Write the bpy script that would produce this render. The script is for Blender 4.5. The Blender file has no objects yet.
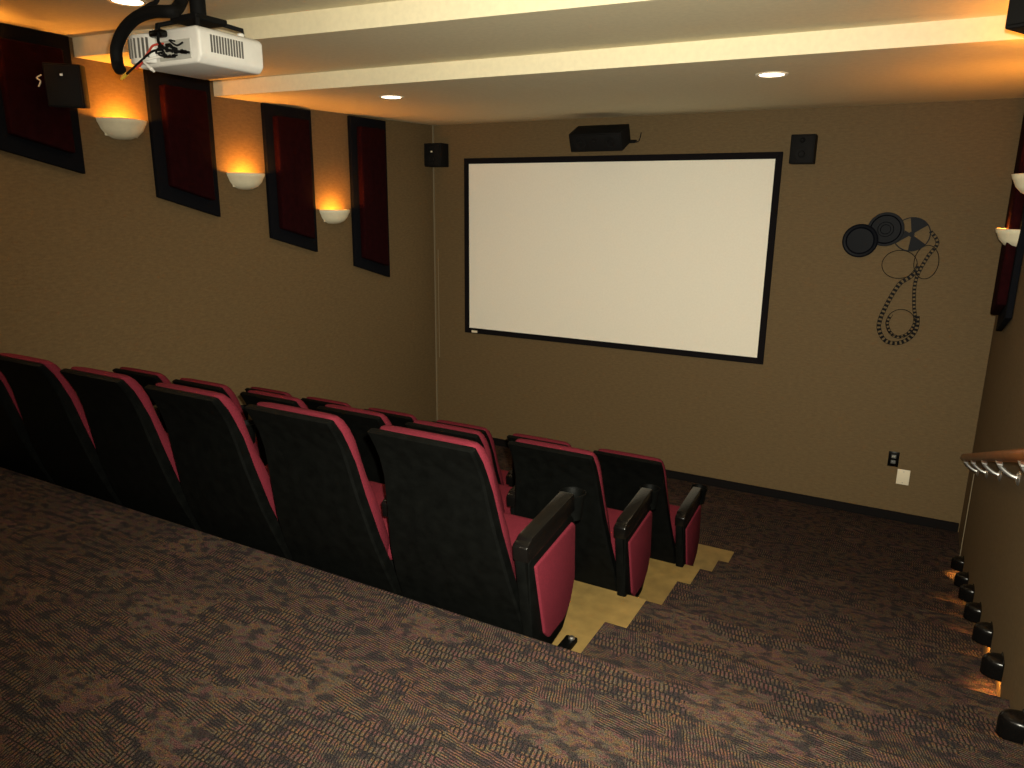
import bpy, bmesh, math, random
from mathutils import Vector, Matrix

random.seed(7)
C = bpy.context.scene.collection
SC = bpy.context.scene
PI = math.pi

# ------------------------------------------------------------------ camera, world, large lights, exposure
F0 = 1.88                                     # height of the screen's centre above the front floor
cam_data = bpy.data.cameras.new('camera')
cam = bpy.data.objects.new('camera', cam_data)
C.objects.link(cam)
right = Vector((0.8766, 0.4811, 0.0103)); fwd = Vector((-0.4647, 0.8519, -0.2416)).normalized()
up = right.cross(fwd).normalized(); right = fwd.cross(up).normalized()
M = Matrix((right, up, -fwd)).transposed().to_4x4()
M.translation = Vector((2.3457, -5.8913, 0.424 + F0))
cam.matrix_world = M
cam_data.sensor_width = 36.0
cam_data.lens = 733.4 / 1024 * 36.0
cam_data.clip_start = 0.02
SC.camera = cam

world = bpy.data.worlds.new('world'); SC.world = world
world.use_nodes = True
world.node_tree.nodes['Background'].inputs[0].default_value = (0.02, 0.018, 0.015, 1)
world.node_tree.nodes['Background'].inputs[1].default_value = 0.2

SC.view_settings.view_transform = 'Standard'
SC.view_settings.look = 'None'
SC.view_settings.gamma = 1.0
SC.view_settings.use_curve_mapping = False
SC.view_settings.exposure = 0.0

# brightness of the room's lamps, in watts
W_FLASH = 850.0          # the little flash on top of the photographer's camera
W_DOWN_FRONT = 12.0      # recessed cans near the screen
W_DOWN = 9.0           # recessed cans further back
W_FILL = 23.0          # added fill globes, unseen behind the camera
W_SCONCE = 8.5
W_STEP = 2.4
COL_FLASH = (1.0, 0.955, 0.77)
COL_DOWN = (1.0, 0.72, 0.40)
COL_FILL = (1.0, 0.84, 0.60)
COL_SCONCE = (1.0, 0.345, 0.035)
COL_STEP = (1.0, 0.42, 0.08)


def lamp(name, kind, loc, watts, color, radius=0.05, cone=None, aim=None, blend=0.6):
    d = bpy.data.lights.new(name, kind)
    d.energy = watts; d.color = color; d.shadow_soft_size = radius
    if kind == 'SPOT':
        d.spot_size = cone; d.spot_blend = blend
    o = bpy.data.objects.new(name, d); C.objects.link(o); o.location = loc
    if aim is not None:
        o.rotation_euler = Vector(aim).to_track_quat('-Z', 'Y').to_euler()
    return o


lamp('camera_flash', 'SPOT', M.translation + right * 0.03 + up * 0.05 + fwd * 0.03, W_FLASH, COL_FLASH, 0.012, math.radians(102), fwd + right * 0.10 - up * 0.06, 1.0)


# ------------------------------------------------------------------ materials
def mat(name, color, rough=0.6, metal=0.0, noise=0.0, nscale=60.0, bump=0.0, bscale=200.0, emit=None, estr=0.0, spec=0.5, sheen=0.0, coat=0.0):
    m = bpy.data.materials.new(name); m.use_nodes = True
    nt = m.node_tree; b = nt.nodes['Principled BSDF']
    b.inputs['Base Color'].default_value = (*color, 1)
    b.inputs['Roughness'].default_value = rough
    b.inputs['Metallic'].default_value = metal
    b.inputs['Specular IOR Level'].default_value = spec
    if sheen: b.inputs['Sheen Weight'].default_value = sheen
    if coat: b.inputs['Coat Weight'].default_value = coat
    if emit:
        b.inputs['Emission Color'].default_value = (*emit, 1)
        b.inputs['Emission Strength'].default_value = estr
    tc = nt.nodes.new('ShaderNodeTexCoord')
    if noise:
        n = nt.nodes.new('ShaderNodeTexNoise'); n.inputs['Scale'].default_value = nscale; n.inputs['Detail'].default_value = 4
        nt.links.new(tc.outputs['Object'], n.inputs['Vector'])
        r = nt.nodes.new('ShaderNodeMapRange')
        r.inputs['From Min'].default_value = 0.3; r.inputs['From Max'].default_value = 0.7
        r.inputs['To Min'].default_value = 1 - noise; r.inputs['To Max'].default_value = 1 + noise
        nt.links.new(n.outputs['Fac'], r.inputs['Value'])
        mx = nt.nodes.new('ShaderNodeVectorMath'); mx.operation = 'SCALE'
        mx.inputs[0].default_value = color
        nt.links.new(r.outputs[0], mx.inputs['Scale'])
        nt.links.new(mx.outputs[0], b.inputs['Base Color'])
    if bump:
        n2 = nt.nodes.new('ShaderNodeTexNoise'); n2.inputs['Scale'].default_value = bscale; n2.inputs['Detail'].default_value = 3
        nt.links.new(tc.outputs['Object'], n2.inputs['Vector'])
        bp = nt.nodes.new('ShaderNodeBump'); bp.inputs['Strength'].default_value = bump; bp.inputs['Distance'].default_value = 0.004
        nt.links.new(n2.outputs['Fac'], bp.inputs['Height']); nt.links.new(bp.outputs[0], b.inputs['Normal'])
    return m


def wallcovering():
    m = bpy.data.materials.new('tan_wallcovering'); m.use_nodes = True
    nt = m.node_tree; L = nt.links; b = nt.nodes['Principled BSDF']; b.inputs['Roughness'].default_value = 0.75
    b.inputs['Specular IOR Level'].default_value = 0.25
    tc = nt.nodes.new('ShaderNodeTexCoord')
    mp = nt.nodes.new('ShaderNodeMapping'); mp.inputs['Scale'].default_value = (26, 26, 90)
    L.new(tc.outputs['Object'], mp.inputs['Vector'])
    n = nt.nodes.new('ShaderNodeTexNoise'); n.inputs['Scale'].default_value = 1.0; n.inputs['Detail'].default_value = 5
    L.new(mp.outputs[0], n.inputs['Vector'])
    n2 = nt.nodes.new('ShaderNodeTexNoise'); n2.inputs['Scale'].default_value = 130; n2.inputs['Detail'].default_value = 2
    L.new(tc.outputs['Object'], n2.inputs['Vector'])
    ad = nt.nodes.new('ShaderNodeMath'); ad.operation = 'MULTIPLY_ADD'; ad.inputs[1].default_value = 0.5
    L.new(n2.outputs['Fac'], ad.inputs[0]); L.new(n.outputs['Fac'], ad.inputs[2])
    cr = nt.nodes.new('ShaderNodeValToRGB')
    cr.color_ramp.elements[0].position = 0.4; cr.color_ramp.elements[0].color = (0.098, 0.064, 0.029, 1)
    cr.color_ramp.elements[1].position = 1.0; cr.color_ramp.elements[1].color = (0.143, 0.097, 0.045, 1)
    L.new(ad.outputs[0], cr.inputs['Fac']); L.new(cr.outputs[0], b.inputs['Base Color'])
    bp = nt.nodes.new('ShaderNodeBump'); bp.inputs['Strength'].default_value = 0.12; bp.inputs['Distance'].default_value = 0.002
    L.new(ad.outputs[0], bp.inputs['Height']); L.new(bp.outputs[0], b.inputs['Normal'])
    return m


def carpet():
    m = bpy.data.materials.new('patterned_carpet'); m.use_nodes = True
    nt = m.node_tree; L = nt.links; b = nt.nodes['Principled BSDF']
    b.inputs['Roughness'].default_value = 0.95; b.inputs['Specular IOR Level'].default_value = 0.05

    def node(t, **kw):
        n = nt.nodes.new(t)
        for k, v in kw.items(): setattr(n, k, v)
        return n

    def put(v, s):
        if isinstance(v, (int, float)): s.default_value = v
        else: L.new(v, s)

    def math_(op, a, b_=None, c=None):
        n = node('ShaderNodeMath', operation=op)
        for i, v in enumerate((a, b_, c)):
            if v is not None: put(v, n.inputs[i])
        return n.outputs[0]

    def ramp(v, lo, hi):
        n = node('ShaderNodeMapRange', interpolation_type='SMOOTHSTEP'); put(v, n.inputs['Value'])
        n.inputs['From Min'].default_value = lo; n.inputs['From Max'].default_value = hi
        return n.outputs[0]

    def noise(vec, scale, detail=3, sx=1.0, sy=1.0, off=0.0):
        mp = node('ShaderNodeMapping'); mp.inputs['Scale'].default_value = (sx, sy, 1); mp.inputs['Location'].default_value = (off, off * .7, 0); L.new(vec, mp.inputs['Vector'])
        n = node('ShaderNodeTexNoise', noise_dimensions='2D'); n.inputs['Scale'].default_value = scale; n.inputs['Detail'].default_value = detail
        L.new(mp.outputs[0], n.inputs['Vector']); return n
    tc = node('ShaderNodeTexCoord'); sp = node('ShaderNodeSeparateXYZ'); L.new(tc.outputs['Object'], sp.inputs[0])
    x = sp.outputs[0]; v = math_('SUBTRACT', sp.outputs[1], sp.outputs[2])
    cb = node('ShaderNodeCombineXYZ'); L.new(x, cb.inputs[0]); L.new(v, cb.inputs[1]); uv = cb.outputs[0]
    wob = noise(uv, 22, 4)
    ws = node('ShaderNodeVectorMath', operation='MULTIPLY_ADD'); L.new(wob.outputs['Color'], ws.inputs[0])
    ws.inputs[1].default_value = (0.09, 0.07, 0); L.new(uv, ws.inputs[2])

    def patches(sx, sy, seed):
        mp = node('ShaderNodeMapping'); mp.inputs['Scale'].default_value = (sx, sy, 1); mp.inputs['Location'].default_value = (seed, seed * 1.7, 0)
        L.new(ws.outputs[0], mp.inputs['Vector'])
        vo = node('ShaderNodeTexVoronoi', voronoi_dimensions='2D', distance='CHEBYCHEV'); vo.inputs['Scale'].default_value = 1
        L.new(mp.outputs[0], vo.inputs['Vector'])
        s = node('ShaderNodeSeparateColor'); L.new(vo.outputs['Color'], s.inputs[0]); return s.outputs
    p1 = patches(6.0, 10.5, 3.1)
    p2 = patches(10.0, 17.0, 9.4)
    wx = math_('MULTIPLY_ADD', noise(uv, 30, 2, off=3.0).outputs['Fac'], 0.007, x)
    wv = math_('MULTIPLY_ADD', noise(uv, 30, 2, off=8.0).outputs['Fac'], 0.006, v)

    def lines(coord, period, lo=-0.75, hi=0.3):
        return ramp(math_('SINE', math_('MULTIPLY', math_('DIVIDE', coord, period), 2 * PI)), lo, hi)
    # bold dashes in rows, every row shifted against the next
    row = math_('FLOOR', math_('DIVIDE', wv, 0.036))
    sh = math_('MULTIPLY', math_('FRACT', math_('MULTIPLY', row, 0.37)), 0.0135)
    dash = lines(math_('ADD', math_('MULTIPLY_ADD', wv, 0.22, wx), sh), 0.0135)
    gap = ramp(math_('ABSOLUTE', math_('SUBTRACT', math_('FRACT', math_('DIVIDE', wv, 0.036)), 0.5)), 0.49, 0.40)
    dash = math_('MULTIPLY', dash, gap)
    fine_v = lines(math_('MULTIPLY_ADD', wx, 0.15, wv), 0.0082, -1.0, 0.6)
    fine_x = lines(math_('MULTIPLY_ADD', wv, 0.35, wx), 0.0082, -1.0, 0.6)
    r = p1[0]
    w1 = math_('GREATER_THAN', r, 0.60)
    w2 = math_('MULTIPLY', math_('LESS_THAN', r, 0.60), math_('GREATER_THAN', r, 0.36))
    w3 = math_('LESS_THAN', r, 0.20)
    w4 = math_('SUBTRACT', 1.0, math_('ADD', w1, math_('ADD', w2, w3)))
    st = math_('ADD', math_('ADD', math_('MULTIPLY', dash, w1), math_('MULTIPLY', fine_v, w2)), math_('ADD', math_('MULTIPLY', fine_x, w3), math_('MULTIPLY', w4, 0.8)))
    # loop-pile flecks: every tuft has its own yarn
    fl = noise(uv, 190, 2)
    ncol = noise(uv, 26, 4, 1.0, 2.0, 5.0)
    hue = math_('FRACT', math_('ADD', math_('MULTIPLY_ADD', fl.outputs['Fac'], 0.55, math_('MULTIPLY', ncol.outputs['Fac'], 1.7)), math_('MULTIPLY', p2[0], 0.55)))
    cr = node('ShaderNodeValToRGB')
    els = [(0.0, (0.080, 0.044, 0.043)), (0.12, (0.080, 0.052, 0.044)), (0.24, (0.118, 0.046, 0.034)), (0.36, (0.112, 0.075, 0.032)),
           (0.48, (0.062, 0.055, 0.044)), (0.62, (0.085, 0.059, 0.046)), (0.76, (0.098, 0.040, 0.038)), (1.0, (0.080, 0.044, 0.043))]
    while len(cr.color_ramp.elements) < len(els): cr.color_ramp.elements.new(0.5)
    for e, (p, c) in zip(cr.color_ramp.elements, els): e.position = p; e.color = (*c, 1)
    L.new(hue, cr.inputs['Fac'])
    mix = node('ShaderNodeMix', data_type='RGBA')
    L.new(st, mix.inputs['Factor']); mix.inputs['A'].default_value = (0.020, 0.016, 0.014, 1); L.new(cr.outputs[0], mix.inputs['B'])
    # small smoky dark areas that break the pattern up
    dk = math_('MULTIPLY', ramp(noise(uv, 18, 6, 1.0, 1.9, 11.0).outputs['Fac'], 0.47, 0.64), 0.80)
    mix2 = node('ShaderNodeMix', data_type='RGBA'); L.new(dk, mix2.inputs['Factor']); L.new(mix.outputs['Result'], mix2.inputs['A'])
    mix2.inputs['B'].default_value = (0.018, 0.016, 0.018, 1)
    nf = noise(uv, 330, 2, off=2.0)
    sv = node('ShaderNodeVectorMath', operation='SCALE'); L.new(mix2.outputs['Result'], sv.inputs[0])
    L.new(math_('MULTIPLY_ADD', nf.outputs['Fac'], 3.0, -0.73), sv.inputs['Scale'])
    L.new(sv.outputs[0], b.inputs['Base Color'])
    hgt = math_('ADD', math_('MULTIPLY', st, 0.6), nf.outputs['Fac'])
    bp = node('ShaderNodeBump'); bp.inputs['Strength'].default_value = 0.45; bp.inputs['Distance'].default_value = 0.004
    L.new(hgt, bp.inputs['Height']); L.new(bp.outputs[0], b.inputs['Normal'])
    return m


def wood(name, c1, c2):
    m = bpy.data.materials.new(name); m.use_nodes = True
    nt = m.node_tree; b = nt.nodes['Principled BSDF']; b.inputs['Roughness'].default_value = 0.35
    tc = nt.nodes.new('ShaderNodeTexCoord'); mp = nt.nodes.new('ShaderNodeMapping'); mp.inputs['Scale'].default_value = (40, 2, 40)
    n = nt.nodes.new('ShaderNodeTexNoise'); n.inputs['Scale'].default_value = 1.5; n.inputs['Detail'].default_value = 4
    nt.links.new(tc.outputs['Object'], mp.inputs[0]); nt.links.new(mp.outputs[0], n.inputs['Vector'])
    cr = nt.nodes.new('ShaderNodeValToRGB'); cr.color_ramp.elements[0].color = (*c1, 1); cr.color_ramp.elements[1].color = (*c2, 1)
    cr.color_ramp.elements[0].position = 0.3; cr.color_ramp.elements[1].position = 0.7
    nt.links.new(n.outputs['Fac'], cr.inputs[0]); nt.links.new(cr.outputs[0], b.inputs['Base Color'])
    return m


WALL = wallcovering()
CARPET = carpet()
CEIL = mat('ceiling_paint', (0.76, 0.68, 0.48), 0.85, noise=0.04, nscale=40, bump=0.08, bscale=300, spec=0.2)
BEAD = mat('corner_bead', (0.20, 0.16, 0.10), 0.5)
BASEB = mat('black_baseboard', (0.006, 0.005, 0.005), 0.6, spec=0.08)
PLY = mat('painted_plywood', (0.185, 0.121, 0.036), 0.6, noise=0.22, nscale=14, bump=0.1, bscale=90)
BLACKV = mat('black_textured_plastic', (0.0021, 0.0023, 0.0021), 0.5, spec=0.04, noise=0.3, nscale=25, bump=0.25, bscale=420)
BLACKG = mat('black_gloss_plastic', (0.003, 0.0026, 0.0024), 0.24, spec=0.22, bump=0.05, bscale=80)
BLACKM = mat('black_matte', (0.006, 0.0058, 0.006), 0.7, spec=0.12)
RED = mat('crimson_fabric', (0.095, 0.0110, 0.0185), 0.9, noise=0.14, nscale=160, bump=0.35, bscale=600, spec=0.06, sheen=0.0)
VELVET = mat('dark_red_velvet', (0.0125, 0.0018, 0.0024), 0.9, noise=0.25, nscale=25, bump=0.15, bscale=300, spec=0.03)
FRAMEB = mat('blue_black_fabric', (0.0042, 0.0046, 0.0066), 0.85, noise=0.15, nscale=120, spec=0.05)
SCREENW = mat('screen_vinyl', (0.86, 0.82, 0.72), 0.85, noise=0.02, nscale=70, spec=0.15)
SCREENB = mat('screen_velvet_border', (0.006, 0.005, 0.006), 0.9, spec=0.1)
PLASTER = mat('plaster_sconce', (0.74, 0.68, 0.50), 0.7, noise=0.05, nscale=30, spec=0.3)
BULB = mat('sconce_bulb', (1, 0.9, 0.7), 0.5, emit=(1.0, 0.62, 0.22), estr=9.0)
LENS = mat('downlight_lens', (1, 1, 1), 0.5, emit=(1.0, 0.84, 0.62), estr=9.0)
CANTRIM = mat('downlight_trim', (0.75, 0.68, 0.55), 0.4)
PROJ = mat('projector_plastic', (0.78, 0.76, 0.72), 0.45, noise=0.03, nscale=30)
VENT = mat('dark_slot', (0.12, 0.115, 0.105), 0.7)
METAL = mat('brushed_chrome', (0.80, 0.80, 0.78), 0.38, metal=1.0)
STEEL = mat('dull_steel', (0.45, 0.44, 0.42), 0.4, metal=1.0)
OAK = wood('oak_rail', (0.17, 0.050, 0.012), (0.29, 0.095, 0.024))
IVORY = mat('ivory_plate', (0.74, 0.66, 0.50), 0.5)
REELM = mat('painted_reel_metal', (0.0030, 0.0036, 0.0065), 0.45, spec=0.05)
FILM = mat('film_strip_black', (0.006, 0.005, 0.005), 0.5, spec=0.06)
YELLOW = mat('yellow_plug', (0.65, 0.42, 0.04), 0.4)
WHITEP = mat('white_plug', (0.85, 0.82, 0.78), 0.4)
REDP = mat('red_plug', (0.5, 0.05, 0.03), 0.4)
STEPGLOW = mat('step_lamp_lens', (1, 0.6, 0.2), 0.5, emit=(1.0, 0.40, 0.06), estr=12.0)


# ------------------------------------------------------------------ shape helpers: add shapes to a bmesh
def merge(dst, src, mtx=None):
    if mtx is not None: src.transform(mtx)
    me = bpy.data.meshes.new('tmp'); src.to_mesh(me); src.free(); dst.from_mesh(me); bpy.data.meshes.remove(me)
    return dst


def box(bm, x0, x1, y0, y1, z0, z1, bev=0.0, seg=2, mtx=None):
    b = bmesh.new(); bmesh.ops.create_cube(b, size=1)
    for v in b.verts:
        v.co = Vector(((x0 + x1) / 2 + v.co.x * (x1 - x0), (y0 + y1) / 2 + v.co.y * (y1 - y0), (z0 + z1) / 2 + v.co.z * (z1 - z0)))
    if bev: bmesh.ops.bevel(b, geom=b.edges[:], offset=bev, segments=seg, profile=0.5, affect='EDGES', clamp_overlap=True)
    return merge(bm, b, mtx)


def prism(bm, pts, axis, a0, a1, bev=0.0, seg=2, mtx=None):
    """polygon pts in the plane square to axis ('x': (y,z), 'y': (x,z), 'z': (x,y)), extruded from a0 to a1"""
    def put(p, a):
        return {'x': (a, p[0], p[1]), 'y': (p[0], a, p[1]), 'z': (p[0], p[1], a)}[axis]
    b = bmesh.new()
    lo = [b.verts.new(put(p, a0)) for p in pts]; hi = [b.verts.new(put(p, a1)) for p in pts]
    n = len(pts)
    b.faces.new(lo); b.faces.new(hi[::-1])
    for i in range(n): b.faces.new((lo[i], hi[i], hi[(i + 1) % n], lo[(i + 1) % n]))
    bmesh.ops.recalc_face_normals(b, faces=b.faces[:])
    if bev: bmesh.ops.bevel(b, geom=b.edges[:], offset=bev, segments=seg, profile=0.5, affect='EDGES', clamp_overlap=True)
    return merge(bm, b, mtx)


def smooth_path(pts, n=6, closed=False):
    P = [Vector(p) for p in pts]; out = []
    N = len(P); last = N if closed else N - 1
    for i in range(last):
        if closed: a, b, c, d = P[i - 1], P[i], P[(i + 1) % N], P[(i + 2) % N]
        else: a, b, c, d = P[max(i - 1, 0)], P[i], P[i + 1], P[min(i + 2, N - 1)]
        for k in range(n):
            t = k / n
            out.append(0.5 * ((2 * b) + (c - a) * t + (2 * a - 5 * b + 4 * c - d) * t * t + (3 * b - a - 3 * c + d) * t ** 3))
    if not closed: out.append(P[-1])
    return out


def tube(bm, pts, r, seg=8, closed=False, caps=True):
    P = [Vector(p) for p in pts]; N = len(P); rings = []
    prev = None
    for i, p in enumerate(P):
        if closed: t = (P[(i + 1) % N] - P[i - 1]).normalized()
        else: t = (P[min(i + 1, N - 1)] - P[max(i - 1, 0)]).normalized()
        if prev is None:
            a = Vector((0, 0, 1)) if abs(t.z) < 0.9 else Vector((1, 0, 0))
            u = t.cross(a).normalized()
        else:
            u = (prev - t * prev.dot(t)).normalized()
        prev = u; w = t.cross(u)
        rr = r[i] if isinstance(r, (list, tuple)) else r
        rings.append([bm.verts.new(p + (u * math.cos(2 * PI * k / seg) + w * math.sin(2 * PI * k / seg)) * rr) for k in range(seg)])
    for i in range(N if closed else N - 1):
        A, B = rings[i], rings[(i + 1) % N]
        for k in range(seg): bm.faces.new((A[k], A[(k + 1) % seg], B[(k + 1) % seg], B[k]))
    if caps and not closed:
        bm.faces.new(rings[0][::-1]); bm.faces.new(rings[-1])
    return bm


def lathe(bm, prof, seg=32, mtx=None, ang=2 * PI):
    """profile (r, z) spun about Z"""
    b = bmesh.new(); full = abs(ang - 2 * PI) < 1e-6
    n = seg if full else seg + 1
    rings = []
    for r, z in prof:
        rings.append([b.verts.new((r * math.cos(ang * k / seg), r * math.sin(ang * k / seg), z)) for k in range(n)] if r > 1e-6 else [b.verts.new((0, 0, z))])
    for A, B in zip(rings, rings[1:]):
        for k in range(seg):
            k2 = (k + 1) % n
            if len(A) == 1 and len(B) == 1: continue
            if len(A) == 1: b.faces.new((A[0], B[k2], B[k]))
            elif len(B) == 1: b.faces.new((A[k], A[k2], B[0]))
            else: b.faces.new((A[k], A[k2], B[k2], B[k]))
    bmesh.ops.recalc_face_normals(b, faces=b.faces[:])
    return merge(bm, b, mtx)


def loft(bm, rings, cap=True):
    V = [[bm.verts.new(p) for p in R] for R in rings]
    n = len(V[0])
    for A, B in zip(V, V[1:]):
        for k in range(n): bm.faces.new((A[k], A[(k + 1) % n], B[(k + 1) % n], B[k]))
    if cap: bm.faces.new(V[0][::-1]); bm.faces.new(V[-1])
    bmesh.ops.recalc_face_normals(bm, faces=bm.faces[:])
    return bm


def obj(name, bm, m, parent=None, loc=None, rot=None, smooth=True, angle=0.6):
    me = bpy.data.meshes.new(name); bm.to_mesh(me); bm.free()
    if smooth:
        for p in me.polygons: p.use_smooth = True
        me.set_sharp_from_angle(angle=angle)
    me.materials.append(m)
    o = bpy.data.objects.new(name, me); C.objects.link(o)
    if parent is not None: o.parent = parent
    if loc is not None: o.location = loc
    if rot is not None: o.rotation_euler = rot
    return o


def tag(o, label, cat, group=None):
    o['label'] = label; o['category'] = cat
    if group: o['group'] = group
    return o


def thing(name, label, cat, loc=(0, 0, 0), rot=(0, 0, 0), group=None):
    o = bpy.data.objects.new(name, None); C.objects.link(o)
    o.empty_display_size = 0.1; o.location = loc; o.rotation_euler = rot
    return tag(o, label, cat, group)


def struct(name, bm, m, smooth=False):
    o = obj(name, bm, m, smooth=smooth); o['kind'] = 'structure'
    return o


def dup(root, loc, label, group=None):
    r = root.copy(); C.objects.link(r); r.location = loc; r['label'] = label
    if group: r['group'] = group
    for ch in list(root.children):
        c = ch.copy(); C.objects.link(c); c.parent = r
        for g in ch.children:
            d = g.copy(); C.objects.link(d); d.parent = c
    return r


def B(): return bmesh.new()


# ------------------------------------------------------------------ the room
XL = -1.726                        # face of the wall on the left
BACK = -7.6
def XR(y): return 2.85 + 0.015 * y  # face of the wall on the right, very slightly splayed
TOP = 3.6
Z1, Z2, Z3 = 1.055 + F0, 1.145 + F0, 1.24 + F0     # the three ceiling levels, front to back
Z1F = 1.095 + F0                                    # the front level rises a little towards the screen wall

struct('wall_front', box(B(), XL - 0.15, 3.0, 0.0, 0.15, -0.1, TOP), WALL)
struct('wall_left', box(B(), XL - 0.15, XL, BACK, 0.0, -0.1, TOP), WALL)
struct('wall_right', prism(B(), [(XR(0), 0.0), (XR(0) + 0.2, 0.0), (XR(0) + 0.2, BACK), (XR(BACK), BACK)], 'z', -0.1, TOP), WALL)
struct('wall_back', box(B(), XL - 0.15, 3.0, BACK - 0.15, BACK, -0.1, TOP), WALL)


def slab(xa, ya, yb, z, zt, y2a=None, y2b=None):
    """ceiling slab; front and back edges run from the left wall to the right wall"""
    x0, x1 = XL - 0.05, 2.95
    return prism(B(), [(x0, ya[0]), (x1, ya[1]), (x1, yb[1]), (x0, yb[0])], 'z', z, zt)


E1 = (-2.44, -2.23); E2 = (-3.33, -2.93)
b = slab(0, (0.05, 0.05), E1, Z1, TOP)
for v in b.verts:
    if v.co.y > 0 and v.co.z < TOP - .1: v.co.z = Z1F
struct('ceiling', b, CEIL)
struct('ceiling.001', slab(0, E1, E2, Z2, TOP), CEIL)
struct('ceiling.002', slab(0, E2, (BACK - .05, BACK - .05), Z3, TOP), CEIL)

XS = 1.52                          # where the aisle stair meets the seating platforms
YB = -4.09                         # edge of the back floor
ZB = -0.88 + F0
NOSE = [(-3.65, -1.04), (-3.17, -1.20), (-2.68, -1.345), (-2.225, -1.49), (-1.76, -1.65), (-1.28, -1.81)]
PLAT = [(YB, -3.17, -1.20 + F0), (-3.17, -2.225, -1.49 + F0), (-2.225, -1.28, -1.81 + F0)]

struct('floor', box(B(), XL - 0.1, 2.95, BACK, 0.05, -0.1, 0.0), CARPET)
bf = B(); prism(bf, [(BACK, 0.0), (BACK, ZB), (YB - 0.012, ZB), (YB - 0.003, ZB - 0.004), (YB, ZB - 0.014), (YB, 0.0)], 'x', XL - 0.05, 2.84)
struct('floor.001', bf, CARPET)
ya = YB
for i, (yb, z) in enumerate(NOSE):
    z += F0
    b = prism(B(), [(ya, 0.0), (ya, z), (yb - 0.014, z), (yb - 0.004, z - 0.004), (yb, z - 0.016), (yb, 0.0)], 'x', XS, 2.84)
    o = struct('stair_step' if i == 0 else 'stair_step.%03d' % i, b, CARPET)
    ya = yb
for i, (y0, y1, z) in enumerate(PLAT):
    struct('platform_floor' if i == 0 else 'platform_floor.%03d' % i, box(B(), XL - 0.03, XS - 0.001, y0 + 0.001, y1, 0.0, z, 0.002, 1), PLY)

struct('baseboard_front', box(B(), XL, XR(0) - 0.006, -0.014, 0.002, 0.0, 0.07, 0.003, 1), BASEB)
struct('trim_1', box(B(), XL - 0.002, XL + 0.010, -0.012, 0.002, 0.07, Z1F), BEAD)
struct('trim_2', box(B(), XR(-.45) - 0.004, XR(-.45) + 0.02, -0.455, -0.445, 0.0, 0.60), BEAD)
struct('trim_3', box(B(), -1.690, -1.684, -0.002, 0.002, 0.8, 1.85), BEAD)

# ------------------------------------------------------------------ projection screen
t = thing('projection_screen', 'large white wall-mounted projection screen in a black velvet frame', 'screen', (0, 0.0, F0))
w, h, bd = 2.66 / 2, 2.66 / 2 * 9 / 16, 0.0494
obj('screen_surface', box(B(), -w - 0.01, w + 0.01, -0.012, 0.0, -h - 0.01, h + 0.01), SCREENW, t, smooth=False)
for nm, q in (('frame_top', [(-w - bd, h + bd), (w + bd, h + bd), (w, h), (-w, h)]), ('frame_bottom', [(-w - bd, -h - bd), (w + bd, -h - bd), (w, -h), (-w, -h)]),
              ('frame_side', [(-w - bd, -h - bd), (-w - bd, h + bd), (-w, h), (-w, -h)]), ('frame_side.001', [(w + bd, -h - bd), (w + bd, h + bd), (w, h), (w, -h)])):
    obj(nm, prism(B(), q, 'y', -0.020, 0.0, 0.003, 1), SCREENB, t)
lb = obj('maker_plate', box(B(), -1.300, -1.238, -0.0225, -0.019, -0.790, -0.770), IVORY, t, smooth=False)
lb['label'] = 'small white maker plate on the black border'


# ------------------------------------------------------------------ fabric wall panels: blue-black border, raised dark red middle
def wall_panel(side, yfar, ynear, zfar, znear, ztop, label):
    s = 1 if side == 'left' else -1
    ym = (yfar + ynear) / 2
    xw = XL if side == 'left' else XR(ym)
    t = thing('acoustic_panel', label, 'wall panel', (xw, ym, ztop), (0, 0, 0 if side == 'left' else math.atan(-0.015)), 'dark red and black wall panels')
    a, b_ = yfar - ym, ynear - ym                       # a: edge by the screen
    zf, zn = zfar - ztop, znear - ztop
    bo = B(); prism(bo, [(a, zf), (a, -0.003), (b_, -0.003), (b_, zn)], 'x', 0.002 * s, 0.034 * s, 0.004, 2)
    obj('border', bo, FRAMEB, t)
    d = 0.068
    sl = (zn - zf) / (b_ - a)
    bi = B(); prism(bi, [(a - d, zf + d + 0.015 - sl * d), (a - d, -d - 0.01), (b_ + d, -d - 0.01), (b_ + d, zn + d + 0.015 + sl * d)], 'x', 0.030 * s, 0.082 * s, 0.012, 3)
    obj('padded_center', bi, VELVET, t)
    return t


LP = [(-0.735, -1.18, -0.232, -0.104, Z1 + 0.012, 'dark panel closest to the projection screen'),
      (-1.61, -2.06, 0.032, 0.154, Z1 + 0.004, 'dark panel between the two lowest sconces'),
      (-2.49, -2.93, 0.305, 0.427, Z2, 'dark panel hanging beneath the projector'),
      (-3.365, -3.81, 0.545, 0.655, Z3, 'dark panel behind the tilted surround speaker')]
lw = ['long red and black', 'red and black', 'short red and black', 'short wide red and black']
for (yf, yn, zf, zn, zt, where), l in zip(LP, lw):
    wall_panel('left', yf, yn, zf + F0, zn + F0, zt, '%s %s' % (l, where))
RP = ['red and black panel above the far end of the oak handrail']
wall_panel('right', -0.66, -1.12, -0.305 + F0, -0.165 + F0, Z1, 'red and black panel above the far end of the oak handrail')


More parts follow.
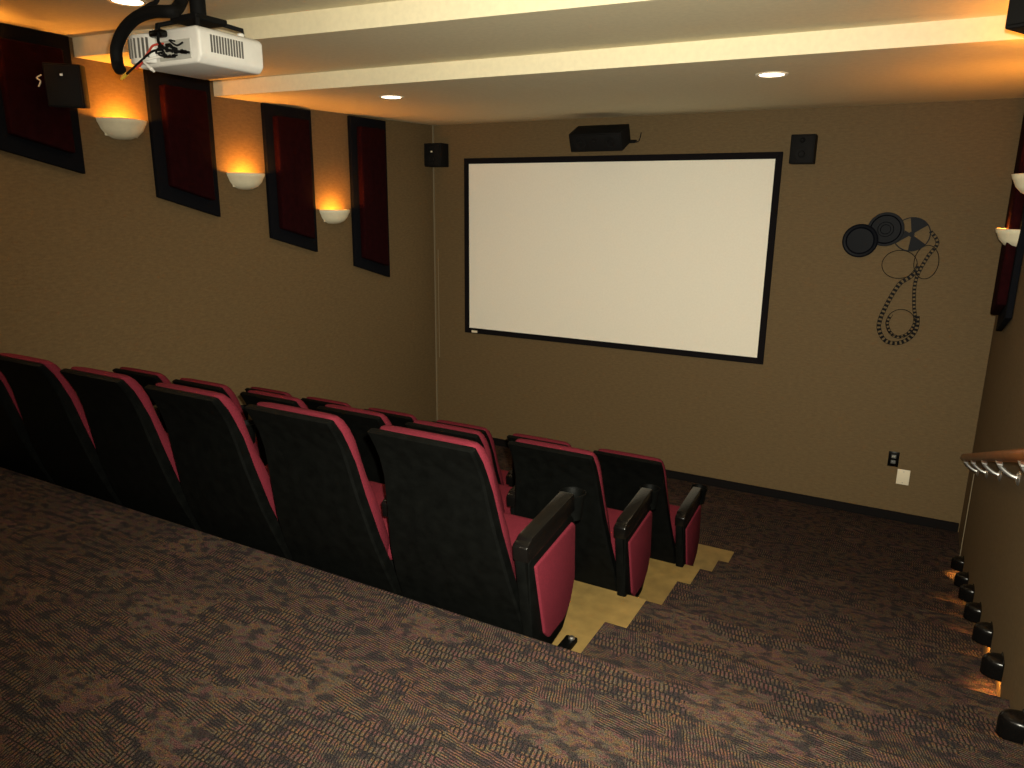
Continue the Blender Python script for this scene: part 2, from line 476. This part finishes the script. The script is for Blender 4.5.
# ------------------------------------------------------------------ plaster half-bowl sconces
def sconce(side, y, zrim, label):
    s = 1 if side == 'left' else -1
    xw = XL if side == 'left' else XR(y)
    t = thing('wall_sconce', label, 'sconce', (xw + 0.001 * s, y, zrim), (0, 0, 0 if side == 'left' else PI), 'plaster half bowl wall sconces')
    b = B()
    # half bowl: outer wall, rolled rim, inner wall
    prof = [(0.012, -0.106), (0.052, -0.102), (0.090, -0.085), (0.117, -0.056), (0.132, -0.024), (0.136, -0.020), (0.139, -0.006), (0.141, 0.0), (0.135, 0.002),
            (0.126, -0.010), (0.110, -0.050), (0.080, -0.078), (0.012, -0.094)]
    lathe(b, prof, 28, Matrix.Diagonal((0.98, 1.0, 1.0, 1)) @ Matrix.Rotation(-PI / 2, 4, 'Z'), PI)
    obj('bowl', b, PLASTER, t, angle=0.9)
    obj('back_plate', box(B(), 0.0, 0.008, -0.10, 0.10, -0.09, -0.012, 0.003, 1), PLASTER, t)
    lam = B(); lathe(lam, [(0, -0.065), (0.014, -0.06), (0.018, -0.045), (0.016, -0.03), (0, -0.022)], 12, Matrix.Translation((0.06, 0, 0)))
    obj('bulb', lam, BULB, t)
    lamp('sconce_light', 'POINT', (xw + 0.085 * s, y, zrim - 0.022), W_SCONCE, COL_SCONCE, 0.02)
    return t


sconce('left', -3.11, 0.848 + F0, 'plaster sconce just past the tilted surround speaker, topmost of the three')
sconce('left', -2.25, 0.588 + F0, 'plaster sconce between the panel under the projector and the next panel, middle of three')
sconce('left', -1.40, 0.345 + F0, 'plaster sconce beside the long panel closest to the screen, lowest of three')
sconce('left', -4.02, 1.10 + F0, 'added plaster sconce on the paneled wall beyond the picture edge, near the short wide panel')  # out of view, added for more orange light on the left wall
sconce('right', -0.98, 0.305 + F0, 'lit plaster sconce in front of the red panel above the handrail')
sconce('right', -1.50, 0.575 + F0, 'plaster sconce cut off by the picture edge, above the handrail sconce')
sconce('right', -2.40, 0.85 + F0, 'plaster sconce under the surround speaker on the aisle wall')


# ------------------------------------------------------------------ recessed downlights and added fill globes
def downlight(x, y, z, watts, label):
    t = thing('recessed_downlight', label, 'downlight', (x, y, z), group='recessed ceiling downlights')
    b = B(); lathe(b, [(0.060, 0.004), (0.062, -0.004), (0.078, -0.006), (0.082, -0.002), (0.082, 0.004)], 32)
    obj('trim_ring', b, CANTRIM, t)
    b = B(); lathe(b, [(0, -0.004), (0.035, -0.0045), (0.061, -0.002)], 32)
    obj('lens', b, LENS, t)
    lamp('downlight_spot', 'SPOT', (x, y, z - 0.02), watts, COL_DOWN, 0.05, math.radians(165), (0, 0, -1), 0.8)


downlight(-0.73, -1.90, Z1 + 0.008, W_DOWN_FRONT, 'round recessed ceiling light nearer the dark wall panels')
downlight(1.577, -1.77, Z1 + 0.007, W_DOWN_FRONT, 'round recessed ceiling light above the right end of the screen')
downlight(-0.76, -3.67, Z3, W_DOWN, 'round recessed ceiling light beside the projector mount')
downlight(1.60, -3.60, Z3, W_DOWN, 'round recessed ceiling light over the aisle stairs, above the picture')
downlight(-1.30, -4.55, Z3, W_DOWN * 3, 'added recessed fill light close to the paneled wall, above the back row')  # unseen can, added to brighten the left wall
for gx, gy, where in ((0.2, -6.9, 'behind the seats'), (2.2, -7.0, 'behind the aisle')):  # made-up globes behind the camera, added to fill the room with light
    t = thing('fill_globe', 'added fill globe, unseen at the back of the room ' + where, 'lamp', (gx, gy, Z3))
    b = B(); lathe(b, [(0, 0.0), (0.09, 0.0), (0.09, -0.02), (0.05, -0.035), (0.05, -0.05)], 24); obj('canopy', b, CANTRIM, t)
    b = B(); lathe(b, [(0.05, -0.05), (0.10, -0.08), (0.125, -0.14), (0.10, -0.20), (0.05, -0.235), (0, -0.245)], 24)
    obj('globe', b, LENS, t)
    lamp('fill_globe_light', 'POINT', (gx, gy, Z3 - 0.40), W_FILL, COL_FILL, 0.12)


# ------------------------------------------------------------------ theater seats: three rows of six
def make_seat(name, label, aisle_end):
    t = thing(name, label, 'theater seat', group=None)
    # black shell, narrow at the head and flaring towards the floor
    rear = [(-0.262, 0.950, 0.1865), (-0.232, 0.900, 0.1875), (-0.208, 0.853, 0.1885), (-0.187, 0.785, 0.190), (-0.160, 0.665, 0.203), (-0.121, 0.504, 0.226), (-0.076, 0.375, 0.240),
            (-0.034, 0.277, 0.245), (0.000, 0.180, 0.245), (0.020, 0.080, 0.245), (0.024, 0.0, 0.245)]
    rings = []
    for y, z, hw in rear:
        e = 0.007; th = 0.030 if z > 0.9 else 0.036 if z > 0.8 else 0.046
        rings.append([(-hw + e, y, z), (hw - e, y, z), (hw, y + e, z), (hw, y + th - e, z + .004), (hw - e, y + th, z + .004), (-hw + e, y + th, z + .004), (-hw, y + th - e, z + .004), (-hw, y + e, z)])
    y, z, hw = rear[0]
    rings.insert(0, [(-hw + .012, y + .006, z + .005), (hw - .012, y + .006, z + .005), (hw - .006, y + .009, z + .005), (hw - .006, y + .020, z + .008), (hw - .012, y + .024, z + .008), (-hw + .012, y + .024, z + .008), (-hw + .006, y + .020, z + .008), (-hw + .006, y + .009, z + .005)])
    b = B(); loft(b, rings)
    obj('back_shell', b, BLACKV, t)
    # padded back: cross sections up the back, rounded at the edges, with a head roll
    secs = [(-0.020, 0.330, 0.070, 0.150), (-0.045, 0.375, 0.105, 0.175), (-0.075, 0.440, 0.114, 0.190), (-0.102, 0.530, 0.102, 0.197), (-0.128, 0.640, 0.086, 0.196), (-0.150, 0.720, 0.070, 0.193),
            (-0.166, 0.790, 0.062, 0.190), (-0.186, 0.860, 0.060, 0.188), (-0.206, 0.905, 0.058, 0.185), (-0.222, 0.935, 0.054, 0.180), (-0.232, 0.953, 0.045, 0.172), (-0.236, 0.962, 0.024, 0.158)]
    rings = []
    for y, z, th, w_ in secs:
        y0 = y; R = []
        for k in range(20):
            a = 2 * PI * k / 20
            cx, cy = math.cos(a), math.sin(a)
            ex = 0.35
            px = math.copysign(abs(cx) ** ex, cx) * w_
            py = math.copysign(abs(cy) ** (0.55), cy) * th / 2
            R.append((px, y0 + th / 2 + py, z + (py * 0.25)))
        rings.append(R)
    b = B(); loft(b, rings); obj('back_cushion', b, RED, t, angle=1.0)
    # seat cushion, tipped slightly up, with its black pan
    q = Matrix.Translation((0, 0.02, 0.340)) @ Matrix.Rotation(math.radians(8), 4, 'X')
    b = B(); box(b, -0.20, 0.20, 0.0, 0.36, 0.0, 0.11, 0.042, 4, q); obj('seat_cushion', b, RED, t, angle=1.0)
    b = B(); box(b, -0.19, 0.19, 0.01, 0.34, -0.035, 0.012, 0.012, 2, q); obj('seat_pan', b, BLACKV, t)
    # seat hinge bar joining the two standards
    b = B(); tube(b, [(-0.25, 0.06, 0.300), (0.25, 0.06, 0.300)], 0.016, 10); obj('hinge_bar', b, BLACKM, t)
    standard(t, 0.268 if aisle_end else 0.26, aisle_end)
    return t


def standard(t, x, aisle_end):
    # armrest with a cup holder on its front end
    th = math.atan2(0.042, 0.36)
    y0 = -0.122 if aisle_end else -0.075
    q = Matrix.Translation((x, -0.160, 0.632)) @ Matrix.Rotation(th, 4, 'X')
    b = B(); d = y0 + 0.160
    b = B(); prism(b, [(d - 0.008, -0.058), (d - 0.008, -0.008), (d + 0.004, 0.0), (max(d + .01, 0.055), 0.0), (max(d + .02, 0.068), 0.010), (0.372, 0.010), (0.376, -0.004), (0.376, -0.056), (d + 0.06, -0.064)], 'x', -0.026, 0.026, 0.006, 2, q)
    arm = obj('armrest', b, BLACKG, t)
    b = B(); lathe(b, [(0.0, -0.085), (0.034, -0.085), (0.040, -0.02), (0.046, 0.0), (0.047, 0.006), (0.043, 0.009), (0.038, 0.003), (0.035, -0.02), (0.030, -0.078), (0.0, -0.078)], 28,
                   Matrix.Translation((x, 0.252, 0.662)))
    obj('cup_holder', b, BLACKV, arm, angle=0.9)
    # upright and its foot
    b = B(); prism(b, [(y0 + .002, 0.58), (y0 + 0.12, 0.60), (0.03 if d else 0.0, 0.20), (0.200, 0.10), (0.225, 0.0), (d - 0.080, 0.0), (d - 0.100, 0.30)], 'x', x - (0.022 if aisle_end else 0.012), x + (0.014 if aisle_end else 0.012), 0.005, 2)
    obj('post', b, BLACKV, t)
    b = B(); box(b, x - 0.070, x - 0.022, 0.06, 0.400, 0.0, 0.022, 0.006, 2); foot = obj('foot_plate', b, BLACKV, t)
    b = B(); lathe(b, [(0.013, 0.0), (0.013, 0.007), (0.008, 0.011), (0, 0.011)], 12, Matrix.Translation((x - 0.040, 0.380, 0.021)))
    obj('anchor_bolt', b, STEEL, foot)
    if aisle_end:
        b = B(); prism(b, [(-0.100, 0.565), (-0.060, 0.585), (0.205, 0.610), (0.240, 0.58), (0.252, 0.36), (0.215, 0.265), (0.165, 0.205), (0.02, 0.180), (-0.06, 0.21)], 'x', x - 0.020, x + 0.020, 0.008, 2)
        obj('end_panel', b, BLACKV, t)
        b = B(); prism(b, [(-0.070, 0.545), (0.205, 0.583), (0.225, 0.568), (0.236, 0.368), (0.205, 0.290), (0.156, 0.248), (0.040, 0.240), (0.004, 0.275)], 'x', x + 0.010, x + 0.028, 0.007, 3)
        p = obj('side_panel', b, RED, t, angle=0.9)
        p['label'] = 'red upholstered side panel on the aisle end'


rows = [('back row', -4.00, -1.20), ('middle row', -3.13, -1.49), ('front row', -2.20, -1.81)]
order = ['at the aisle end', 'second from the aisle', 'third from the aisle', 'fourth from the aisle', 'fifth from the aisle', 'beside the paneled wall']
SEAT_X, PITCH = 1.147, 0.52
end0 = make_seat('theater_seat', '', True)
mid0 = make_seat('theater_seat', '', False)
used = {True: False, False: False}
for rname, yy, zz in rows:
    for k in range(6):
        src = end0 if k == 0 else mid0
        lab = 'red theater seat with black back in the %s, %s' % (rname, order[k])
        loc = (SEAT_X - k * PITCH, yy, zz + F0)
        if not used[k == 0]:
            used[k == 0] = True; s = src; s.location = loc; s['label'] = lab; s['group'] = 'red theater seats, ' + rname
        else:
            s = dup(src, loc, lab, 'red theater seats, ' + rname)

# ------------------------------------------------------------------ ceiling projector, its pole and its cables
t = thing('projector', 'white video projector hung from the ceiling, cables dangling at its rear', 'projector', (-0.115, -3.855, 0.947 + F0))
b = B()
prism(b, [(-0.175, -0.050), (-0.180, 0.045), (-0.160, 0.060), (0.165, 0.060), (0.180, 0.045), (0.180, -0.040), (0.160, -0.062), (-0.150, -0.062)], 'y', -0.145, 0.145, 0.010, 3)
obj('body', b, PROJ, t)
bulge = B(); prism(bulge, [(-0.172, -0.148), (-0.165, -0.172), (-0.130, -0.180), (-0.075, -0.170), (-0.050, -0.145)], 'z', -0.050, 0.048, 0.006, 2)
bg = obj('rear_cover', bulge, PROJ, t)
for i in range(6):
    xx = -0.158 + i * 0.019
    o = obj('vent_slot', box(B(), xx - 0.0016, xx + 0.0016, -0.1835 + 0.0012 * abs(i - 2) * 2, -0.168, -0.032, 0.034), VENT, bg, smooth=False)
for i in range(12):
    yy = -0.095 + i * 0.0125
    obj('side_vent_slot', box(B(), 0.176, 0.1815, yy - 0.0038, yy + 0.0038, -0.022, 0.036), VENT, t, smooth=False)
lensb = B(); lathe(lensb, [(0.0, -0.01), (0.030, -0.008), (0.034, 0.006), (0.042, 0.010), (0.042, -0.01)], 24, Matrix.Translation((0.07, 0.150, 0.0)) @ Matrix.Rotation(-PI / 2, 4, 'X'))
obj('lens', lensb, BLACKG, t)
fb = B(); lathe(fb, [(0.0, 0.0), (0.014, 0.0), (0.014, 0.014), (0.010, 0.018), (0, 0.018)], 14, Matrix.Translation((0.130, 0.085, 0.058)))
obj('foot', fb, PROJ, t)
rp = B(); box(rp, -0.035, 0.135, -0.1475, -0.143, -0.046, 0.020, 0.002, 1); pan = obj('connector_panel', rp, mat('pale_gray_plastic', (0.50, 0.49, 0.45), 0.5), t)
for i, (cx, cz, cw, ch_) in enumerate([(-0.02, 0.004, 0.028, 0.014), (0.02, 0.004, 0.028, 0.014), (0.06, -0.012, 0.016, 0.010), (0.09, -0.020, 0.014, 0.012), (0.0, -0.030, 0.02, 0.012), (0.045, -0.033, 0.02, 0.012)]):
    obj('socket', box(B(), cx - cw / 2, cx + cw / 2, -0.152, -0.146, cz - ch_ / 2, cz + ch_ / 2, 0.002, 1), BLACKG, pan)

# the mount: ceiling plate, pole, bracket
t = thing('projector_mount', 'black ceiling pole and bracket holding the white projector', 'projector mount', (-0.085, -3.87, Z3))
b = B(); lathe(b, [(0, 0), (0.07, 0), (0.07, -0.010), (0.025, -0.018)], 24); obj('ceiling_plate', b, BLACKM, t)
b = B(); tube(b, [(0, 0, -0.01), (0, 0, 2.94 - Z3)], 0.028, 16); obj('pole', b, BLACKM, t)
b = B()
box(b, -0.07, 0.07, -0.07, 0.07, 2.925 - Z3, 2.945 - Z3, 0.003, 1)
obj('bracket', b, BLACKM, t)
for dx, dy in ((-0.12, -0.09), (0.10, -0.09), (0.10, 0.11), (-0.12, 0.11)):
    b = B(); tube(b, [(dx * 0.4, dy * 0.4, 2.935 - Z3), (dx, dy, 2.915 - Z3), (dx, dy, 2.89 - Z3)], 0.008, 8); obj('bracket_arm', b, BLACKM, t)

arc = smooth_path([(-0.07, -3.93, 3.02), (-0.065, -3.97, 2.960), (-0.02, -4.035, 2.928), (-0.101, -4.045, 2.933), (-0.196, -4.045, 2.923), (-0.276, -4.045, 2.887), (-0.326, -4.045, 2.834), (-0.331, -4.045, 2.784), (-0.312, -4.05, 2.757)], 8)
b = B(); tube(b, arc, 0.021, 12)
cb = tag(obj('cable_bundle', b, BLACKM), 'thick black sleeved cable bundle arching over the rear of the projector', 'cable')
b = B(); tube(b, smooth_path([(-0.150, -3.975, Z3), (-0.155, -3.98, 3.00), (-0.193, -3.99, 2.975), (-0.224, -4.02, 2.948), (-0.23, -4.045, 2.925)], 6), 0.008, 8)
tag(obj('ceiling_cable', b, BLACKM), 'thin black cable dropping from the ceiling into the cable bundle', 'cable')


def plug_cable(name, pts, m, label, wire=BLACKM, r=0.0038, plug=0.032):
    P = smooth_path(pts, 6)
    t = thing(name, label, 'cable', P[0])
    b = B(); tube(b, [p - P[0] for p in P], r, 8); obj('wire', b, wire, t)
    d = (P[-1] - P[-2]).normalized(); e = P[-1] - P[0]
    b = B(); tube(b, [e - d * 0.002, e + d * plug * 0.6, e + d * plug * 0.65, e + d * plug], [0.0068, 0.0068, 0.0045, 0.0045], 10); obj('plug', b, m, t)


plug_cable('audio_cable', [(-0.125, -4.00, 2.82), (-0.142, -4.035, 2.81), (-0.170, -4.06, 2.779), (-0.206, -4.068, 2.757), (-0.248, -4.072, 2.735)], YELLOW, 'unplugged cable with a yellow plug hanging from the projector')
plug_cable('audio_cable.001', [(-0.13, -4.00, 2.80), (-0.165, -4.04, 2.785), (-0.160, -4.06, 2.774), (-0.138, -4.06, 2.757)], WHITEP, 'unplugged cable with a white plug hanging from the projector', WHITEP)
plug_cable('audio_cable.002', [(-0.12, -4.00, 2.84), (-0.14, -4.03, 2.83), (-0.152, -4.045, 2.805), (-0.180, -4.055, 2.775)], REDP, 'unplugged cable with a red plug hanging from the projector', REDP)
plug_cable('video_cable', [(-0.10, -4.03, 2.90), (-0.096, -4.035, 2.87), (-0.09, -4.045, 2.835), (-0.06, -4.04, 2.81), (-0.030, -4.03, 2.803), (-0.004, -4.022, 2.80)], BLACKG, 'black video cable looped across the connectors at the projector rear', BLACKM, 0.005, 0.03)
b = B(); 
for i in range(9):
    a = random.uniform(-0.125, -0.02); c = 2.79 + random.uniform(0, 0.055)
    tube(b, smooth_path([(a, -4.00, c), (a + random.uniform(-.01, .02), -4.03, c + random.uniform(-.012, .012)), (a + random.uniform(0.0, .05), -4.035, c + random.uniform(-.025, .012)), (a + random.uniform(.01, .06), -4.012, c + random.uniform(-.02, .015))], 5), 0.0032, 6)
tag(obj('wire_tangle', b, BLACKM), 'tangle of thin dark wires at the back of the projector', 'cable')['kind'] = 'stuff'
b = B(); box(b, -0.150, -0.085, -4.040, -4.006, 2.855, 2.880, 0.008, 2)
tag(obj('cable_clamp', b, BLACKG), 'black oval cable clamp on the rear of the projector', 'clamp')


# ------------------------------------------------------------------ loudspeakers
def speaker(loc, rot, w_, d_, h_, label, drivers, name='loudspeaker', bracket=None):
    t = thing(name, label, 'loudspeaker', loc, rot)
    obj('cabinet', box(B(), -w_ / 2, w_ / 2, -d_ / 2, d_ / 2, -h_ / 2, h_ / 2, 0.006, 2), BLACKM, t)
    g = obj('grille', box(B(), -w_ / 2 + 0.008, w_ / 2 - 0.008, -d_ / 2 - 0.010, -d_ / 2 + 0.002, -h_ / 2 + 0.008, h_ / 2 - 0.008, 0.004, 2), BLACKM, t)
    for dx, dz, r in drivers:
        b = B(); lathe(b, [(0, 0.004), (r * 0.35, 0.006), (r * 0.45, 0.001), (r * 0.8, 0.006), (r, 0.003), (r, -0.002)], 20, Matrix.Translation((dx, -d_ / 2 - 0.010, dz)) @ Matrix.Rotation(PI / 2, 4, 'X'))
        obj('driver', b, BLACKM, g)
    if bracket:
        b = B(); tube(b, bracket, 0.012, 10); br = obj('wall_bracket', b, BLACKM, t)
    return t


s = speaker((-1.640, -0.075, 0.826 + F0), (0, 0, 0), 0.185, 0.13, 0.205, 'small black speaker in the corner beside the screen', [(0, -0.035, 0.055), (0, 0.060, 0.022)], bracket=[(0, 0.06, 0), (0, 0.075, 0)])
obj('badge', box(B(), -0.008, 0.008, -0.080, -0.074, 0.022, 0.034), IVORY, s, smooth=False)
speaker((1.525, -0.070, 0.806 + F0), (0, 0, 0), 0.165, 0.12, 0.20, 'small black speaker above the right end of the screen, by the film reels', [(0, -0.035, 0.050), (0, 0.058, 0.020)], bracket=[(0, 0.055, 0), (0, 0.07, 0)])
s = speaker((0.0, -0.175, 0.920 + F0), (math.radians(24), 0, 0), 0.44, 0.20, 0.145, 'wide black center speaker tilted down above the middle of the screen', [(-0.13, 0, 0.055), (0.13, 0, 0.055), (0, 0.02, 0.02)], bracket=[(0, 0.09, 0), (0, 0.155, 0.045)])
b = B(); box(b, 0.195, 0.27, 0.06, 0.10, -0.070, -0.055, 0.004, 1); obj('mounting_tab', b, BLACKM, s)
b = B(); tube(b, smooth_path([(0.245, 0.08, -0.068), (0.29, 0.085, -0.062), (0.30, 0.13, -0.01)], 5), 0.004, 6); obj('speaker_wire', b, BLACKM, s)
# surround speakers on swivel brackets
s = speaker((XL + 0.190, -3.505, 0.966 + F0), (math.radians(6), 0, math.radians(48)), 0.165, 0.135, 0.205, 'black surround speaker on a bracket in front of the short wide panel', [], bracket=[(0, 0.06, 0), (-0.035, 0.095, 0.005)])
b = B(); tube(b, smooth_path([(-0.095, -0.05, 0.045), (-0.115, -0.06, 0.030), (-0.10, -0.066, 0.016), (-0.112, -0.062, -0.01)], 5), 0.0036, 6); obj('speaker_wire', b, IVORY, s)
obj('badge', box(B(), -0.006, 0.006, -0.096, -0.090, 0.045, 0.055), STEEL, s, smooth=False)
speaker((2.590, -3.23, 1.025 + F0), (0, 0, math.radians(-28)), 0.175, 0.16, 0.235, 'black surround speaker by the ceiling at the upper picture corner', [(0, -0.035, 0.055), (0, 0.062, 0.020)], bracket=[(0.03, 0.07, 0), (0.19, 0.10, 0.02)])

# ------------------------------------------------------------------ film reel wall sculpture
t = thing('film_reel_sculpture', 'black metal film reel wall decoration with curling film strips', 'wall decoration', (2.12, -0.004, 0.2 + F0))
def WY(x, z, y=0.0): return Vector((x - 2.12, y, z - 0.2))
RX = Matrix.Rotation(PI / 2, 4, 'X')
b = B(); lathe(b, [(0, 0.034), (0.085, 0.034), (0.095, 0.040), (0.108, 0.042), (0.117, 0.038), (0.117, 0.008), (0, 0.008)], 40, Matrix.Translation(WY(1.964, 0.178)) @ RX)
obj('film_can', b, REELM, t, angle=0.25)
b = B(); lathe(b, [(0, 0.018), (0.030, 0.018), (0.034, 0.026), (0.048, 0.026), (0.052, 0.017), (0.092, 0.017), (0.100, 0.028), (0.115, 0.028), (0.117, 0.022), (0.117, 0.0), (0, 0.0)], 40, Matrix.Translation(WY(2.117, 0.261)) @ RX)
c = obj('film_can', b, REELM, t); c['label'] = 'film can with a raised ring on its lid'
# open reel: rim, hub and three webs
cx, cz, R = 2.282, 0.231, 0.117
rl = B(); lathe(rl, [(R - 0.007, 0.004), (R - 0.007, 0.016), (R, 0.016), (R, 0.004), (R - 0.007, 0.004)], 48, Matrix.Translation(WY(cx, cz)) @ RX)
reel = obj('open_reel', rl, REELM, t)
b = B(); lathe(b, [(0, 0.018), (0.018, 0.018), (0.018, 0.004), (0, 0.004)], 20, Matrix.Translation(WY(cx, cz)) @ RX); obj('hub', b, REELM, reel)
for a0, a1 in ((35, 100), (150, 215), (265, 325)):
    pts = [(0.012 * math.cos(math.radians(a0)), 0.012 * math.sin(math.radians(a0)))]
    for k in range(9):
        a = math.radians(a0 + (a1 - a0) * k / 8); pts.append(((R - 0.004) * math.cos(a), (R - 0.004) * math.sin(a)))
    pts.append((0.012 * math.cos(math.radians(a1)), 0.012 * math.sin(math.radians(a1))))
    o_ = WY(cx, cz)
    b = B(); prism(b, [(o_.x + p, o_.z + q) for p, q in pts], 'y', -0.014, -0.006); obj('web', b, REELM, reel, smooth=False)


def film(pts, width, pitch, fill, offset=0.0):
    """a strip of film seen against the wall: dark frames between two thin perforated edges"""
    P = [WY(x, z, -0.012 - offset) for x, z in pts]
    path = smooth_path(P, 24)
    L_ = [0.0]
    for a, c_ in zip(path, path[1:]): L_.append(L_[-1] + (c_ - a).length)
    total = L_[-1]

    def at(s):
        s = min(max(s, 0), total)
        for i in range(len(L_) - 1):
            if L_[i + 1] >= s:
                f = (s - L_[i]) / max(L_[i + 1] - L_[i], 1e-9); p = path[i].lerp(path[i + 1], f); d = (path[i + 1] - path[i]).normalized(); return p, Vector((-d.z, 0, d.x))
        return path[-1], Vector((1, 0, 0))
    b = B()
    n = int(total / pitch)
    for i in range(n):
        s0 = i * pitch; s1 = s0 + pitch * fill
        p0, n0 = at(s0); p1, n1 = at(s1)
        q = [p0 - n0 * width / 2, p0 + n0 * width / 2, p1 + n1 * width / 2, p1 - n1 * width / 2]
        fr = [b.verts.new(v) for v in q]; bk = [b.verts.new(v + Vector((0, 0.002, 0))) for v in q]
        b.faces.new(fr); b.faces.new(bk[::-1])
        for k in range(4): b.faces.new((fr[k], bk[k], bk[(k + 1) % 4], fr[(k + 1) % 4]))
    bmesh.ops.recalc_face_normals(b, faces=b.faces[:])
    for sgn in (-1, 1):
        tube(b, [at(total * k / 90)[0] + at(total * k / 90)[1] * sgn * width / 2 for k in range(91)], 0.0016, 5)
    o = obj('film_strip', b, FILM, t, smooth=False); o['kind'] = 'stuff'
    return o


film([(2.394, 0.255), (2.445, 0.178), (2.399, 0.084), (2.359, -0.025), (2.345, -0.121), (2.358, -0.257), (2.374, -0.330), (2.376, -0.395), (2.345, -0.460), (2.289, -0.490), (2.235, -0.465), (2.205, -0.395), (2.225, -0.330)], 0.020, 0.027, 0.5)
film([(2.389, -0.330), (2.392, -0.420), (2.355, -0.495), (2.282, -0.535), (2.205, -0.520), (2.158, -0.443), (2.160, -0.358), (2.199, -0.228), (2.250, -0.114), (2.31, -0.060), (2.341, -0.010), (2.352, 0.03)], 0.026, 0.030, 0.55, 0.006)
for (x0, z0, rx_, rz_) in ((2.232, 0.022, 0.110, 0.098), (2.395, 0.045, 0.075, 0.115), (2.289, -0.390, 0.092, 0.098)):
    b = B(); tube(b, [WY(x0 + rx_ * math.cos(2 * PI * k / 48), z0 + rz_ * math.sin(2 * PI * k / 48), -0.008 - 0.004 * math.sin(4 * PI * k / 48)) for k in range(48)], 0.0028, 6, closed=True)
    obj('film_curl', b, FILM, t)

# ------------------------------------------------------------------ outlet and blank plate on the front wall
t = thing('wall_outlet', 'black duplex wall outlet low on the front wall', 'outlet', (2.368, 0, -1.404 + F0))
obj('cover_plate', box(B(), -0.036, 0.036, -0.007, 0.0, -0.058, 0.058, 0.003, 2), BLACKG, t)
for dz in (-0.021, 0.021):
    o = obj('socket', box(B(), -0.016, 0.016, -0.010, -0.005, dz - 0.013, dz + 0.013, 0.005, 2), mat('gray_socket', (0.10, 0.10, 0.10), 0.4), t)
    for dx in (-0.006, 0.006): obj('slot', box(B(), dx - 0.0016, dx + 0.0016, -0.0108, -0.009, dz - 0.004, dz + 0.006), IVORY if dz > 0 else STEEL, o, smooth=False)
t = thing('wall_plate', 'blank ivory wall plate beside and below the black outlet', 'wall plate', (2.447, 0, -1.531 + F0))
obj('cover_plate', box(B(), -0.042, 0.042, -0.007, 0.0, -0.058, 0.058, 0.003, 2), IVORY, t)
for dz in (-0.042, 0.042):
    b = B(); lathe(b, [(0.004, 0.006), (0.004, 0.008), (0, 0.0085)], 10, Matrix.Translation((0, 0, dz)) @ RX); obj('screw', b, STEEL, t)

# ------------------------------------------------------------------ oak handrail on chrome brackets
ry0, rz0, ry1, rz1 = -0.50, 0.716, -4.55, 1.965
t = thing('handrail', 'oak handrail on chrome brackets sloping along the aisle wall', 'handrail', (XR(-2) - 0.075, -2.0, 1.17))
O = Vector(t.location)
def rail_at(y): return Vector((XR(y) - 0.075, y, rz0 + (rz1 - rz0) * (y - ry0) / (ry1 - ry0)))
b = B()
ringp = []
for y in (ry0, ry0 - 0.01, ry1 + 0.01, ry1):
    p = rail_at(y) - O; k = 0.6 if y in (ry0, ry1) else 1.0
    ringp.append([(p.x + math.cos(2 * PI * i / 20) * 0.021 * k, p.y, p.z + math.sin(2 * PI * i / 20) * 0.024 * k) for i in range(20)])
loft(b, ringp); obj('rail', b, OAK, t, angle=0.8)
for y in (-0.70, -1.233, -1.841, -2.454, -3.096, -3.72, -4.3):
    p = rail_at(y) - O
    wx = XR(y) - O.x
    b = B(); tube(b, smooth_path([(p.x, p.y, p.z - 0.028), (p.x + 0.008, p.y, p.z - 0.046), (p.x + 0.042, p.y, p.z - 0.072), (wx - 0.004, p.y, p.z - 0.082)], 5), 0.0095, 10)
    br = obj('rail_bracket', b, METAL, t)
    b = B(); box(b, p.x - 0.012, p.x + 0.012, p.y - 0.032, p.y + 0.032, p.z - 0.032, p.z - 0.022, 0.003, 1); obj('saddle', b, METAL, br)
    b = B(); lathe(b, [(0, 0.010), (0.018, 0.010), (0.028, 0.004), (0.030, 0.0)], 18, Matrix.Translation((wx, p.y, p.z - 0.082)) @ Matrix.Rotation(-PI / 2, 4, 'Y')); obj('rosette', b, METAL, br)


# ------------------------------------------------------------------ black hooded step lights along the aisle wall
def step_light(y, z, label):
    t = thing('step_light', label, 'step light', (XR(y), y, z), (0, 0, math.atan(-0.015)), 'black hooded step lights')
    b = B()
    # quarter-round hood, open underneath: closed half-dome shell sticking out from the wall
    prof = [(0.000, 0.038), (0.026, 0.037), (0.036, 0.033), (0.041, 0.024), (0.043, 0.010), (0.043, -0.038), (0.039, -0.038), (0.039, 0.010), (0.033, 0.028), (0.0, 0.033)]
    lathe(b, prof, 22, Matrix.Diagonal((1.55, 1.0, 1.0, 1)) @ Matrix.Rotation(PI / 2, 4, 'Z'), PI)
    obj('hood', b, BLACKG, t, angle=0.8)
    obj('wall_plate', box(B(), -0.005, 0.0, -0.043, 0.043, -0.040, 0.038, 0.002, 1), BLACKG, t)
    obj('lens', box(B(), -0.040, -0.008, -0.024, 0.024, -0.012, -0.004, 0.002, 1), STEPGLOW, t)
    lamp('step_light_glow', 'SPOT', (XR(y) - 0.028, y, z - 0.018), W_STEP, COL_STEP, 0.012, math.radians(125), (0.25, 0, -1), 0.7)


SL = [(-3.492, 0.787, 'black step light low on the aisle wall with the brightest orange glow'), (-2.923, 0.651, 'second black step light down the aisle wall, bright orange beneath'),
      (-2.507, 0.556, 'third black step light down the aisle wall'), (-2.021, 0.402, 'fourth black step light down the aisle wall'), (-1.599, 0.296, 'fifth black step light down the aisle wall'),
      (-1.202, 0.184, 'sixth black step light down the aisle wall'), (-0.758, 0.090, 'last black step light, at the foot of the aisle stairs')]
for y, z, l in SL: step_light(y, z, l)
